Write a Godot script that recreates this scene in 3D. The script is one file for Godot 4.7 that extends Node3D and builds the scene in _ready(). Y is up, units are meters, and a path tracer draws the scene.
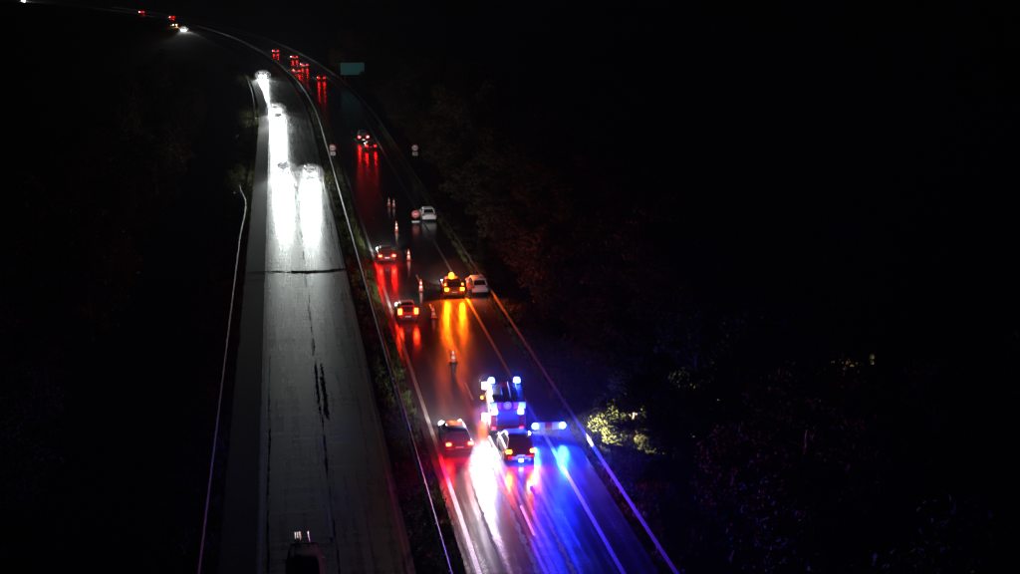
extends Node3D
# A wet motorway at night seen from high above: oncoming headlights, an emergency convoy with blue lights, dark woods.
# Road frame: s runs along the road away from the camera, x across it; straight to BEND, then a long left-hand arc.
const BEND := 250.0
const RADIUS := 1930.0
var rng := RandomNumberGenerator.new()
var used := {}
var M := {}

# ---------------------------------------------------------------- road frame
func at(s: float, x: float, y := 0.0) -> Vector3:
	if s <= BEND: return Vector3(x, y, -s)
	var a := (s - BEND) / RADIUS
	return Vector3(-RADIUS + (RADIUS + x) * cos(a), y, -BEND - (RADIUS + x) * sin(a))
func turn_at(s: float) -> float: return 0.0 if s <= BEND else (s - BEND) / RADIUS
func from_xz(x: float, z: float) -> Vector2:      # world to (s, x)
	if z > -BEND: return Vector2(-z, x)
	var a := atan2(-(z + BEND), x + RADIUS)
	return Vector2(BEND + a * RADIUS, Vector2(x + RADIUS, z + BEND).length() - RADIUS)

# ---------------------------------------------------------------- materials
func lin(r: float, g: float, b: float) -> Color: return Color(r, g, b).linear_to_srgb()
func mat(c: Color, rough := 0.6, metal := 0.0) -> StandardMaterial3D:
	var m := StandardMaterial3D.new()
	m.albedo_color = c; m.roughness = rough; m.metallic = metal
	return m
func glow(c: Color, e: float) -> StandardMaterial3D:
	var m := mat(lin(0.3, 0.3, 0.3), 0.2)
	m.emission_enabled = true; m.emission = c; m.emission_energy_multiplier = e
	return m
func paint(r: float, g: float, b: float) -> StandardMaterial3D:
	var m := mat(lin(r, g, b), 0.5); m.metallic_specular = 0.25
	m.clearcoat_enabled = true; m.clearcoat = 0.12; m.clearcoat_roughness = 0.12
	return m
func noise_tex(freq: float, seed_n: int, lo: Color, hi: Color, size := 512, oct := 4) -> NoiseTexture2D:
	var n := FastNoiseLite.new(); n.seed = seed_n; n.frequency = freq; n.fractal_octaves = oct
	var t := NoiseTexture2D.new(); t.width = size; t.height = size; t.seamless = true; t.noise = n
	var g := Gradient.new(); g.set_color(0, lo); g.set_color(1, hi); t.color_ramp = g
	return t

func bumpy(freq: float, seed_n: int) -> NoiseTexture2D:
	var n := FastNoiseLite.new(); n.seed = seed_n; n.frequency = freq; n.fractal_octaves = 4
	var t := NoiseTexture2D.new(); t.width = 512; t.height = 512; t.seamless = true; t.noise = n; t.as_normal_map = true; t.bump_strength = 6.0
	return t

# ---------------------------------------------------------------- mesh helpers
func tool() -> SurfaceTool:
	var st := SurfaceTool.new(); st.begin(Mesh.PRIMITIVE_TRIANGLES); st.set_smooth_group(-1); return st
func smooth_tool() -> SurfaceTool:
	var st := SurfaceTool.new(); st.begin(Mesh.PRIMITIVE_TRIANGLES); st.set_smooth_group(0); return st
func tri(st: SurfaceTool, a: Vector3, b: Vector3, c: Vector3, o: Vector3) -> void:
	var n := (c - a).cross(b - a)
	if n.dot((a + b + c) / 3.0 - o) < 0.0:
		var t := b; b = c; c = t
	st.add_vertex(a); st.add_vertex(b); st.add_vertex(c)
func quad(st: SurfaceTool, a: Vector3, b: Vector3, c: Vector3, d: Vector3, o: Vector3) -> void:
	tri(st, a, b, c, o); tri(st, a, c, d, o)
func cbox(st: SurfaceTool, c: Vector3, size: Vector3, bev := 0.02, b := Basis.IDENTITY) -> void:
	# a box with chamfered edges
	var h := size / 2.0
	var e: float = minf(bev, 0.45 * minf(size.x, minf(size.y, size.z)))
	var v := {}
	for sx in [-1, 1]:
		for sy in [-1, 1]:
			for sz in [-1, 1]:
				for k in 3:
					var p := Vector3(sx * (h.x - e), sy * (h.y - e), sz * (h.z - e))
					p[k] = [sx, sy, sz][k] * h[k]
					v[[sx, sy, sz, k]] = c + b * p
	for k in 3:
		var i := (k + 1) % 3; var j := (k + 2) % 3
		for sg in [-1, 1]:
			var q := []
			for w in [[-1, -1], [1, -1], [1, 1], [-1, 1]]:
				var key := [0, 0, 0, k]; key[k] = sg; key[i] = w[0]; key[j] = w[1]
				q.append(v[key])
			quad(st, q[0], q[1], q[2], q[3], c)
		for s1 in [-1, 1]:
			for s2 in [-1, 1]:
				var a := [0, 0, 0, i]; a[i] = s1; a[j] = s2; a[k] = -1
				var a2 := a.duplicate(); a2[k] = 1
				var d := a.duplicate(); d[3] = j
				var d2 := a2.duplicate(); d2[3] = j
				quad(st, v[a], v[a2], v[d2], v[d], c)
	for sx in [-1, 1]:
		for sy in [-1, 1]:
			for sz in [-1, 1]:
				tri(st, v[[sx, sy, sz, 0]], v[[sx, sy, sz, 1]], v[[sx, sy, sz, 2]], c)
func lathe(st: SurfaceTool, prof: Array, o: Vector3, b := Basis.IDENTITY, n := 16) -> void:
	# prof: Vector2(radius, height) from bottom to top, round the basis' y axis
	var mid := Vector3.ZERO
	for p in prof: mid += Vector3(0, p.y, 0)
	mid = o + b * (mid / prof.size())
	for k in prof.size() - 1:
		for i in n:
			var a0 := TAU * i / n; var a1 := TAU * (i + 1) / n
			var p: Vector2 = prof[k]; var q: Vector2 = prof[k + 1]
			var A := o + b * Vector3(p.x * cos(a0), p.y, p.x * sin(a0))
			var B := o + b * Vector3(p.x * cos(a1), p.y, p.x * sin(a1))
			var C := o + b * Vector3(q.x * cos(a1), q.y, q.x * sin(a1))
			var D := o + b * Vector3(q.x * cos(a0), q.y, q.x * sin(a0))
			if p.x > 1e-4: tri(st, A, B, C, mid)
			if q.x > 1e-4: tri(st, A, C, D, mid)
func tube(st: SurfaceTool, pts: Array, rad: Array, n := 6) -> void:
	for k in pts.size() - 1:
		var p: Vector3 = pts[k]; var q: Vector3 = pts[k + 1]
		var y := (q - p).normalized()
		var x := y.cross(Vector3(0.31, 0.2, 0.93)).normalized()
		var z := x.cross(y)
		for i in n:
			var a0 := TAU * i / n; var a1 := TAU * (i + 1) / n
			var d0 := x * cos(a0) + z * sin(a0); var d1 := x * cos(a1) + z * sin(a1)
			quad(st, p + d0 * rad[k], p + d1 * rad[k], q + d1 * rad[k + 1], q + d0 * rad[k + 1], (p + q) / 2.0)
func loft(st: SurfaceTool, rings: Array) -> void:
	var mid := Vector3.ZERO; var cnt := 0
	for r in rings:
		for p in r: mid += p; cnt += 1
	mid /= cnt
	for k in rings.size() - 1:
		var a: Array = rings[k]; var b: Array = rings[k + 1]
		var m := Vector3.ZERO
		for p in a: m += p
		for p in b: m += p
		m /= a.size() + b.size()
		for i in a.size():
			var j := (i + 1) % a.size()
			quad(st, a[i], a[j], b[j], b[i], m)
	for e in [rings[0], rings[-1]]:
		var c := Vector3.ZERO
		for p in e: c += p
		c /= e.size()
		for i in e.size(): tri(st, c, e[i], e[(i + 1) % e.size()], mid)

# ---------------------------------------------------------------- scene tree helpers
func numbered(called: String) -> String:
	var n: int = used.get(called, 0); used[called] = n + 1
	return called if n == 0 else "%s_%03d" % [called, n]
func mesh_of(st: SurfaceTool) -> Mesh:
	st.generate_normals()
	return st.commit()
func part(called: String, st: SurfaceTool, m: Material, parent: Node3D) -> MeshInstance3D:
	return put(called, mesh_of(st), m, parent)
func put(called: String, mesh: Mesh, m: Material, parent: Node3D) -> MeshInstance3D:
	var o := MeshInstance3D.new(); o.name = called; o.mesh = mesh; o.material_override = m
	parent.add_child(o, true)
	return o
func tag(o: Node3D, label: String, category: String, group := "", kind := "") -> void:
	if label: o.set_meta("label", label)
	if category: o.set_meta("category", category)
	if group: o.set_meta("group", group)
	if kind: o.set_meta("kind", kind)
func thing(called: String, label: String, category: String, where: Vector3, turn := 0.0, group := "") -> Node3D:
	var o := Node3D.new(); o.name = numbered(called); add_child(o)
	o.position = where; o.rotation.y = turn
	tag(o, label, category, group)
	return o
func structure(called: String, mesh: Mesh, m: Material, label: String) -> MeshInstance3D:
	var o := put(numbered(called), mesh, m, self)
	tag(o, label, "", "", "structure")
	return o
func omni(parent: Node3D, p: Vector3, c: Color, e: float, r := 0.06) -> void:
	var l := OmniLight3D.new(); l.name = "lamp_glow"; parent.add_child(l, true)
	l.position = p; l.light_color = c; l.light_energy = e; l.light_size = r
	l.omni_range = 80.0; l.omni_attenuation = 2.0; l.shadow_enabled = true
func spot(parent: Node3D, p: Vector3, dir: Vector3, c: Color, e: float, ang: float, r := 0.06) -> void:
	var l := SpotLight3D.new(); l.name = "lamp_beam"; parent.add_child(l, true)
	l.position = p; l.light_color = c; l.light_energy = e; l.light_size = r
	l.basis = Basis.looking_at(dir, Vector3.UP)
	l.spot_range = 250.0; l.spot_attenuation = 2.0; l.spot_angle = ang; l.spot_angle_attenuation = 1.0; l.shadow_enabled = true

# ================================================================ build
func _ready() -> void:
	rng.seed = 20231
	setup_view()
	setup_materials()
	build_ground()
	build_roads()
	build_rails()
	build_signs()
	build_woods()
	build_traffic()
	build_convoy()
	build_cones()
	build_grass()
	build_halo_mist()

func setup_view() -> void:
	var cam := Camera3D.new(); cam.name = "camera"; add_child(cam)
	cam.position = Vector3(0, 31, 0)
	cam.rotation = Vector3(deg_to_rad(-13.714), deg_to_rad(-9.709), 0)
	cam.fov = rad_to_deg(2.0 * atan(287.0 / 1340.0)); cam.near = 0.5; cam.far = 6000.0; cam.current = true
	var env := Environment.new()
	env.background_mode = Environment.BG_SKY
	var sm := ProceduralSkyMaterial.new()
	sm.sky_top_color = Color(0.16, 0.17, 0.30); sm.sky_horizon_color = Color(0.20, 0.20, 0.30); sm.sky_curve = 0.2
	sm.ground_bottom_color = Color(0.05, 0.05, 0.07); sm.ground_horizon_color = Color(0.1, 0.1, 0.14)
	sm.sun_angle_max = 1.0
	var sky := Sky.new(); sky.sky_material = sm; env.sky = sky
	env.background_energy_multiplier = 0.005
	env.tonemap_mode = Environment.TONE_MAPPER_LINEAR
	env.tonemap_exposure = 1.0
	env.fog_enabled = true; env.fog_density = 0.00009; env.fog_light_color = Color(0.86, 0.88, 0.92)
	env.volumetric_fog_enabled = true; env.volumetric_fog_density = 0.0
	env.sdfgi_enabled = true; env.ssao_enabled = true; env.ssil_enabled = true
	var we := WorldEnvironment.new(); we.name = "night_air"; we.environment = env; add_child(we)
	var moon := DirectionalLight3D.new(); moon.name = "moonlight"; add_child(moon)
	moon.rotation_degrees = Vector3(-52, 35, 0); moon.light_energy = 0.0012; moon.light_angular_distance = 10.0
	moon.light_color = Color(0.75, 0.82, 1.0); moon.shadow_enabled = true

func setup_materials() -> void:
	M.glass = mat(lin(0.012, 0.013, 0.016), 0.08)
	M.tyre = mat(lin(0.012, 0.012, 0.012), 0.8)
	M.rim = mat(lin(0.35, 0.35, 0.36), 0.35, 0.8)
	M.trim = mat(lin(0.02, 0.02, 0.021), 0.55)
	M.plate = mat(lin(0.75, 0.75, 0.72), 0.4)
	M.white = mat(lin(0.72, 0.72, 0.70), 0.45)
	M.red = mat(lin(0.55, 0.03, 0.025), 0.45)
	M.steel = mat(lin(0.11, 0.11, 0.115), 0.8, 0.0); M.steel.metallic_specular = 0.10
	M.steel.roughness_texture = noise_tex(0.02, 5, Color(0.6, 0.6, 0.6), Color(1, 1, 1), 256)
	M.steel.uv1_triplanar = true; M.steel.uv1_scale = Vector3(0.5, 0.5, 0.5)
	M.dark_steel = mat(lin(0.12, 0.12, 0.125), 0.5, 0.6)
	M.line = mat(lin(0.78, 0.78, 0.76), 0.5)
	M.line.albedo_texture = noise_tex(0.035, 9, Color(0.35, 0.35, 0.35), Color(1, 1, 1), 512)
	M.line.uv1_triplanar = true; M.line.uv1_world_triplanar = true; M.line.uv1_scale = Vector3(0.33, 0.33, 0.33)
	M.worn_line = M.line.duplicate(); M.worn_line.albedo_color = lin(0.45, 0.45, 0.44)
	M.tar = mat(lin(0.008, 0.008, 0.008), 0.95); M.tar.metallic_specular = 0.05
	M.matt_black = mat(lin(0.006, 0.006, 0.007), 0.95); M.matt_black.metallic_specular = 0.1
	M.seal = mat(lin(0.01, 0.01, 0.011), 0.75); M.seal.metallic_specular = 0.2
	M.bright_metal = mat(lin(0.6, 0.6, 0.6), 0.45, 0.9)
	M.bark = mat(lin(0.06, 0.045, 0.03), 0.9)
	M.head_glow = glow(Color(1.0, 0.99, 0.96), 800.0)
	M.far_glow = glow(Color(1.0, 0.97, 0.9), 40.0)
	M.tail_glow = glow(Color(1.0, 0.035, 0.02), 28.0)
	M.brake_glow = glow(Color(1.0, 0.09, 0.035), 150.0)
	M.upright_glow = glow(Color(1.0, 0.16, 0.03), 80.0)
	M.amber_glow = glow(Color(1.0, 0.36, 0.03), 60.0)
	M.blue_glow = glow(Color(0.10, 0.22, 1.0), 160.0)
	M.flood_glow = glow(Color(1.0, 0.97, 0.98), 260.0)

# ---------------------------------------------------------------- ground
func ground_y(s: float, x: float) -> float:
	var off := 0.0
	if x > 19.6: off = x - 19.6
	elif x < -6.0: off = -6.0 - x
	var y := -0.06 - 1.6 * smoothstep(0.0, 9.0, off)
	y += 2.5 * smoothstep(30.0, 160.0, off) * sin(s * 0.011 + x * 0.017) + 0.25 * smoothstep(3.0, 12.0, off) * sin(s * 0.13 + x * 0.21)
	return y
func build_ground() -> void:
	var xs := [-900, -600, -400, -260, -180, -130, -95, -70, -52, -40, -32, -26, -21, -17, -14, -11.5, -9.5, -8, -7, -6, -5.2, -4.0, 0, 6, 7, 7.6, 8.2, 9, 14, 18, 19.0, 19.6, 20.6, 22, 24, 26.5, 29, 32, 36, 41, 48, 58, 72, 95, 130, 180, 260, 400, 600, 900]
	var ss := []
	var s := -200.0
	while s < 2600.0:
		ss.append(s); s += 6.0 if s > 30 and s < 420 else 25.0
	var st := smooth_tool()
	for i in ss.size() - 1:
		for j in xs.size() - 1:
			var p := []
			for q in [[i, j], [i + 1, j], [i + 1, j + 1], [i, j + 1]]:
				p.append(at(ss[q[0]], xs[q[1]], ground_y(ss[q[0]], xs[q[1]])))
			quad(st, p[0], p[1], p[2], p[3], (p[0] + p[2]) / 2.0 + Vector3.DOWN * 50)
	var m := mat(lin(0.05, 0.05, 0.03), 1.0); m.metallic_specular = 0.04
	m.albedo_texture = noise_tex(0.02, 31, Color(0.45, 0.42, 0.36), Color(1.0, 1.0, 0.8), 1024, 6)
	m.uv1_triplanar = true; m.uv1_world_triplanar = true; m.uv1_scale = Vector3(0.11, 0.11, 0.11)
	m.normal_enabled = true; m.normal_scale = 1.0; m.normal_texture = bumpy(0.05, 32)
	structure("ground", mesh_of(st), m, "dark grassy verge and rough ground around the motorway")

# ---------------------------------------------------------------- roads
func road_material(seed_n: int, width: float, tracks: Array, base: float, banding: float, rough: float, wet: float, relief: float) -> StandardMaterial3D:
	var W := 512; var Hh := 1024; var span := 48.0
	var fine := FastNoiseLite.new(); fine.seed = seed_n; fine.frequency = 1.0; fine.fractal_octaves = 2
	var mid := FastNoiseLite.new(); mid.seed = seed_n + 1; mid.frequency = 0.22; mid.fractal_octaves = 3
	var band := FastNoiseLite.new(); band.seed = seed_n + 2; band.frequency = 1.0; band.fractal_octaves = 3
	var alb := PackedByteArray(); alb.resize(W * Hh * 3)
	var rg := PackedByteArray(); rg.resize(W * Hh)
	var hg := PackedFloat32Array(); hg.resize(W * Hh)
	var R := span / TAU
	for y in Hh:
		var a := TAU * y / Hh
		var cx := cos(a) * R; var cz := sin(a) * R
		for x in W:
			var X := width * (x + 0.5) / W
			var n1 := fine.get_noise_3d(cx * 3.0, X * 5.0, cz * 3.0)
			var n2 := mid.get_noise_3d(cx * 2.2, X * 2.2, cz * 2.2)
			var b := band.get_noise_3d(cx * 1.1, X * 0.10, cz * 1.1)
			var lo := band.get_noise_3d(cx * 0.07, X * 2.4 + 40.0, cz * 0.07)
			var t := 0.0
			for c in tracks:
				t = maxf(t, 1.0 - smoothstep(c[1] * 0.45, c[1] * 1.15, absf(X - c[0]) + 0.10 * n2))
			var v := base * (1.0 + 0.45 * n1 + 0.25 * n2 + banding * 0.7 * b + 0.25 * lo) * (1.0 - 0.22 * t)
			var g := int(clampf(pow(maxf(v, 0.0), 1.0 / 2.2) * 255.0, 0, 255))
			var k := y * W + x
			alb[k * 3] = g; alb[k * 3 + 1] = g; alb[k * 3 + 2] = mini(255, int(g * 1.01))
			rg[k] = int(clampf((rough + 0.035 * banding * b + 0.02 * n2 + 0.11 * lo - wet * t) * 255.0, 42, 255))
			hg[k] = 0.5 + 0.22 * b
	var m := mat(Color.WHITE, 1.0)
	m.albedo_texture = ImageTexture.create_from_image(Image.create_from_data(W, Hh, false, Image.FORMAT_RGB8, alb))
	m.roughness_texture = ImageTexture.create_from_image(Image.create_from_data(W, Hh, false, Image.FORMAT_L8, rg))
	m.heightmap_enabled = true; m.heightmap_scale = relief
	m.heightmap_texture = ImageTexture.create_from_image(Image.create_from_data(W, Hh, false, Image.FORMAT_RF, hg.to_byte_array()))
	return m
func ribbon(st: SurfaceTool, s0: float, s1: float, x0: float, x1: float, y: float, step := 6.0, skirt := 0.0) -> void:
	var n := maxi(1, int(ceil((s1 - s0) / step)))
	for i in n:
		var a := s0 + (s1 - s0) * i / n; var b := s0 + (s1 - s0) * (i + 1) / n
		var P := [at(a, x0, y), at(b, x0, y), at(b, x1, y), at(a, x1, y)]
		var uv := [Vector2(0, a / 48.0), Vector2(0, b / 48.0), Vector2(1, b / 48.0), Vector2(1, a / 48.0)]
		for k in [0, 1, 2, 0, 2, 3]:
			st.set_uv(uv[k]); st.set_normal(Vector3.UP); st.add_vertex(P[k])
		if skirt > 0.0:
			for e in [[0, 1, -1.0], [3, 2, 1.0]]:
				var d := Vector3.DOWN * skirt
				var Q := [P[e[0]], P[e[1]], P[e[1]] + d, P[e[0]] + d]
				for k in [0, 1, 2, 0, 2, 3]:
					st.set_uv(uv[e[0]]); st.set_normal(Vector3(e[2], 0, 0)); st.add_vertex(Q[k])
func raw_tool() -> SurfaceTool:
	var st := SurfaceTool.new(); st.begin(Mesh.PRIMITIVE_TRIANGLES); return st
func ragged_strip(s_pts: Array, along: bool) -> SurfaceTool:
	# s_pts: [s, x, half width] of a crack or tar seam lying on the road
	var st := raw_tool()
	for i in s_pts.size() - 1:
		var a: Array = s_pts[i]; var b: Array = s_pts[i + 1]
		var P := []
		if along: P = [at(a[0], a[1] - a[2], 0.006), at(b[0], b[1] - b[2], 0.006), at(b[0], b[1] + b[2], 0.006), at(a[0], a[1] + a[2], 0.006)]
		else: P = [at(a[0] - a[2], a[1], 0.006), at(a[0] + a[2], a[1], 0.006), at(b[0] + b[2], b[1], 0.006), at(b[0] - b[2], b[1], 0.006)]
		for k in [0, 1, 2, 0, 2, 3]:
			st.set_normal(Vector3.UP); st.add_vertex(P[k])
	return st
func build_roads() -> void:
	var mats := [
		road_material(71, 8.2, [], 0.045, 0.8, 0.295, 0.0, 0.32),
		road_material(72, 9.9, [[1.55, 0.5], [3.35, 0.5], [5.35, 0.5], [7.1, 0.5]], 0.035, 0.3, 0.205, 0.045, 1.3)]
	var defs := [["oncoming_road", -2.2, 6.0, "pale worn motorway carriageway with the oncoming traffic"], ["outbound_road", 8.6, 18.5, "wet dark motorway carriageway with the emergency convoy"]]
	var roads := []
	for i in 2:
		var st := raw_tool()
		ribbon(st, -80, 1500, defs[i][1], defs[i][2], 0.0, 6.0, 0.3)
		roads.append(structure(defs[i][0], st.commit(), mats[i], defs[i][3]))
	var sh := mat(lin(0.035, 0.035, 0.036), 0.95); sh.metallic_specular = 0.09
	sh.albedo_texture = noise_tex(0.03, 77, Color(0.5, 0.5, 0.5), Color(1.0, 1.0, 1.0), 512, 5)
	sh.uv1_triplanar = true; sh.uv1_world_triplanar = true; sh.uv1_scale = Vector3(0.2, 0.2, 0.2)
	sh.normal_enabled = true; sh.normal_texture = bumpy(0.1, 33); sh.normal_scale = 0.6
	var sst := raw_tool(); ribbon(sst, -80, 1500, -4.2, -2.2, -0.004, 6.0, 0.3)
	structure("hard_shoulder", sst.commit(), sh, "dark coarse hard shoulder beside the oncoming lanes")
	# solid edge lines
	for e in [[0, -2.0, 0.10, "worn_line"], [0, 5.65, 0.08, "worn_line"], [1, 9.25, 0.13, "line"], [1, 16.65, 0.12, "line"]]:
		var st := raw_tool(); ribbon(st, -80, 1500, e[1] - e[2], e[1] + e[2], 0.004)
		put("edge_line", st.commit(), M[e[3]], roads[e[0]])
	# broken lane lines: 4.2 m dashes every 12 m
	var d := raw_tool()
	for k in [0, 1, 2, 0, 2, 3]:
		d.set_normal(Vector3.UP); d.add_vertex([Vector3(-0.075, 0, 2.1), Vector3(-0.075, 0, -2.1), Vector3(0.075, 0, -2.1), Vector3(0.075, 0, 2.1)][k])
	var dash := d.commit()
	for e in [[0, 1.85, 71.5, "worn_line"], [1, 12.95, 69.8, "line"]]:
		for k in range(-4, 70):
			var s: float = e[2] + 12.0 * k
			var o := put("lane_dash", dash, M[e[3]], roads[e[0]])
			o.position = at(s, e[1], 0.004); o.rotation.y = turn_at(s)
	# bridge joint and sealed cracks of the oncoming carriageway
	var pts := []
	for i in 40:
		var f := i / 39.0
		pts.append([135.6 + 0.35 * sin(f * 7.0) + rng.randf_range(-0.14, 0.14), lerpf(-4.15, 6.15, f), (0.30 if f > 0.45 else 0.22 if f < 0.18 else 0.08) + rng.randf() * 0.22])
	put("bridge_joint", ragged_strip(pts, false).commit(), M.tar, roads[0])
	pts = []
	for i in 14: pts.append([132.2 + 0.25 * sin(i * 1.3), lerpf(-4.15, -2.3, i / 13.0), 0.10 + rng.randf() * 0.14])
	put("sealed_crack", ragged_strip(pts, false).commit(), M.tar, roads[0])
	for e in [[62.0, 77.0, 2.05, 0.07], [79.0, 90.0, 2.0, 0.09], [91.0, 104.0, 1.95, 0.12], [107.0, 110.0, 1.95, 0.08], [112.0, 114.0, 1.95, 0.10], [116.0, 119.0, 1.95, 0.06], [122.0, 126.0, 1.95, 0.04], [60.0, 74.0, -1.62, 0.09], [76.0, 88.0, -1.60, 0.10], [90.0, 106.0, -1.62, 0.06]]:
		pts = []
		var s: float = e[0]
		while s < e[1]:
			pts.append([s, e[2] + 0.04 * sin(s * 0.31) + rng.randf_range(-0.03, 0.03), maxf(0.008, e[3] * (rng.randf() * 1.1 - 0.1))]); s += 0.6
		put("sealed_crack", ragged_strip(pts, true).commit(), M.tar, roads[0])
	pts = []
	for i in 26: pts.append([90.0 + i * 0.5, 2.4 + rng.randf_range(-0.12, 0.12), 0.02 + 0.16 * rng.randf()])
	put("sealed_crack", ragged_strip(pts, true).commit(), M.tar, roads[0])
	pts = []
	for i in 26: pts.append([110.6 + rng.randf_range(-0.08, 0.08), lerpf(-2.0, 1.8, i / 25.0), 0.05 + 0.05 * rng.randf()])
	put("joint_line", ragged_strip(pts, false).commit(), M.worn_line, roads[0])
	# sealed longitudinal seams of the outbound carriageway
	for e in [[56.0, 78.0, 10.55, 0.10], [56.0, 80.0, 12.25, 0.16], [56.0, 75.0, 14.1, 0.14]]:
		pts = []
		var s: float = e[0]
		while s < e[1]:
			pts.append([s, e[2] + rng.randf_range(-0.05, 0.05), maxf(0.01, e[3] * (0.25 + 1.0 * rng.randf()))]); s += 0.28
		put("sealed_crack", ragged_strip(pts, true).commit(), M.seal, roads[1])

# ---------------------------------------------------------------- guardrails
func rail(label: String, s0: float, s1: float, xf: Callable, side: float, pitch: float, both := false) -> void:
	var g := thing("guardrail", label, "guardrail", at(s0, xf.call(s0)))
	var inv := g.position
	var prof := [[0.0, 0.44], [0.07, 0.48], [0.07, 0.54], [0.0, 0.58], [0.0, 0.62], [0.07, 0.66], [0.07, 0.72], [0.0, 0.76]]
	for sd in ([side, -side] if both else [side]):
		var st := tool()
		var n := int((s1 - s0) / 4.0)
		for i in n:
			var a := s0 + (s1 - s0) * i / n; var b := s0 + (s1 - s0) * (i + 1) / n
			for k in prof.size() - 1:
				var p: Array = prof[k]; var q: Array = prof[k + 1]
				var xa: float = xf.call(a); var xb: float = xf.call(b)
				quad(st, at(a, xa + sd * (0.08 + p[0]), p[1]) - inv, at(b, xb + sd * (0.08 + p[0]), p[1]) - inv, at(b, xb + sd * (0.08 + q[0]), q[1]) - inv, at(a, xa + sd * (0.08 + q[0]), q[1]) - inv, at(a, xa - sd * 3.0, 0.6) - inv)
		part("beam", st, M.steel, g)
	var pst := tool(); cbox(pst, Vector3(0, 0.30, 0), Vector3(0.10, 0.92, 0.14), 0.01)
	var post := mesh_of(pst)
	var s := s0 + 0.5; var far_st := tool(); var far := false
	while s < s1:
		if s < 330.0:
			var o := put("post", post, M.dark_steel, g)
			o.position = at(s, xf.call(s)) - inv; o.rotation.y = turn_at(s)
			s += pitch
		else:
			cbox(far_st, at(s, xf.call(s), 0.30) - inv, Vector3(0.10, 0.92, 0.14), 0.01); far = true
			s += 4.0
	if far:
		part("distant_posts", far_st, M.dark_steel, g).set_meta("kind", "stuff")
func build_rails() -> void:
	rail("double sided steel guardrail along the grassy central reserve", 20, 1300, func(_s): return 7.55, 1.0, 2.0, true)
	rail("steel guardrail between the emergency convoy and the dark wood", 20, 950, func(_s): return 19.1, -1.0, 4.0)
	rail("steel guardrail beside the oncoming lanes with a flared far end", 40, 187, func(s): return -5.15 - 1.1 * smoothstep(172.0, 187.0, s) + 0.25 * smoothstep(150.0, 168.0, s), 1.0, 4.0)
	rail("short bright guardrail beside the distant headlights", 288, 356, func(_s): return -5.1, 1.0, 4.0)

# ---------------------------------------------------------------- signs
func ring_mesh(r0: float, r1: float, z: float) -> SurfaceTool:
	var st := tool()
	for i in 28:
		var a := TAU * i / 28.0; var b := TAU * (i + 1) / 28.0
		quad(st, Vector3(r0 * cos(a), r0 * sin(a), z), Vector3(r1 * cos(a), r1 * sin(a), z), Vector3(r1 * cos(b), r1 * sin(b), z), Vector3(r0 * cos(b), r0 * sin(b), z), Vector3(0, 0, -9))
	return st
func disc(st: SurfaceTool, c: Vector3, r: float, d: float, n := 28) -> void:
	lathe(st, [Vector2(0.0001, -d / 2), Vector2(r, -d / 2), Vector2(r, d / 2), Vector2(0.0001, d / 2)], c, Basis(Vector3.RIGHT, PI / 2), n)
func build_signs() -> void:
	var k := 0
	for e in [[from_xz(7.78, -208.8), "round ban sign with a small plate on the central reserve", 0.4], [from_xz(20.4, -206.7), "round ban sign with a small plate behind the outer guardrail", 0.0]]:
		var q: Vector2 = e[0]
		var t := thing("road_sign", e[1], "sign", at(q.x, q.y, ground_y(q.x, q.y)), turn_at(q.x), "paired ban signs")
		var st := smooth_tool(); lathe(st, [Vector2(0.04, -0.2), Vector2(0.04, 3.2), Vector2(0.0001, 3.22)], Vector3.ZERO, Basis.IDENTITY, 8)
		part("pole", st, M.steel, t)
		st = tool(); disc(st, Vector3(0, 2.75, 0.07), 0.5, 0.03)
		var plate := part("sign_face", st, M.white, t)
		var r := part("red_ring", ring_mesh(0.36, 0.485, 0.019), M.red, plate); r.position = Vector3(0, 2.75, 0.07)
		st = tool()
		cbox(st, Vector3(-0.15, 2.73, 0.09), Vector3(0.22, 0.16, 0.008), 0.003); cbox(st, Vector3(0.15, 2.73, 0.09), Vector3(0.22, 0.16, 0.008), 0.003)
		part("symbol", st, M.trim, plate)
		st = tool(); cbox(st, Vector3(0, 1.85, 0.07), Vector3(0.78, 0.5, 0.03), 0.01)
		var low := part("lower_plate", st, M.white, t)
		st = tool(); cbox(st, Vector3(0, 1.85, 0.088), Vector3(0.42, 0.12, 0.008), 0.003)
		part("symbol", st, M.trim, low)
		k += 1
	var s := 345.0
	var g := thing("direction_sign", "large teal green direction sign on posts beside the distant tail lights", "sign", at(s, 20.9, ground_y(s, 20.9)), turn_at(s))
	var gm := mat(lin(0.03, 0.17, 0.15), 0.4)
	gm.emission_enabled = true; gm.emission = Color(0.25, 0.55, 0.55); gm.emission_energy_multiplier = 0.08  # faint emission stands in for headlight return off the sheeting, no lamp inside
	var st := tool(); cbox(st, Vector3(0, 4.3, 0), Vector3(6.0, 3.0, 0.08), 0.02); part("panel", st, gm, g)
	for x in [-1.9, 1.9]:
		st = tool(); cbox(st, Vector3(x, 2.75, -0.12), Vector3(0.16, 6.1, 0.14), 0.02); part("post", st, M.dark_steel, g)
	st = tool()
	for b in [[0, 5.74, 5.9, 0.07], [0, 2.86, 5.9, 0.07], [-2.93, 4.3, 0.07, 2.8], [2.93, 4.3, 0.07, 2.8]]:
		cbox(st, Vector3(b[0], b[1], 0.045), Vector3(b[2], b[3], 0.012), 0.004)
	part("border", st, M.white, g)

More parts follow.
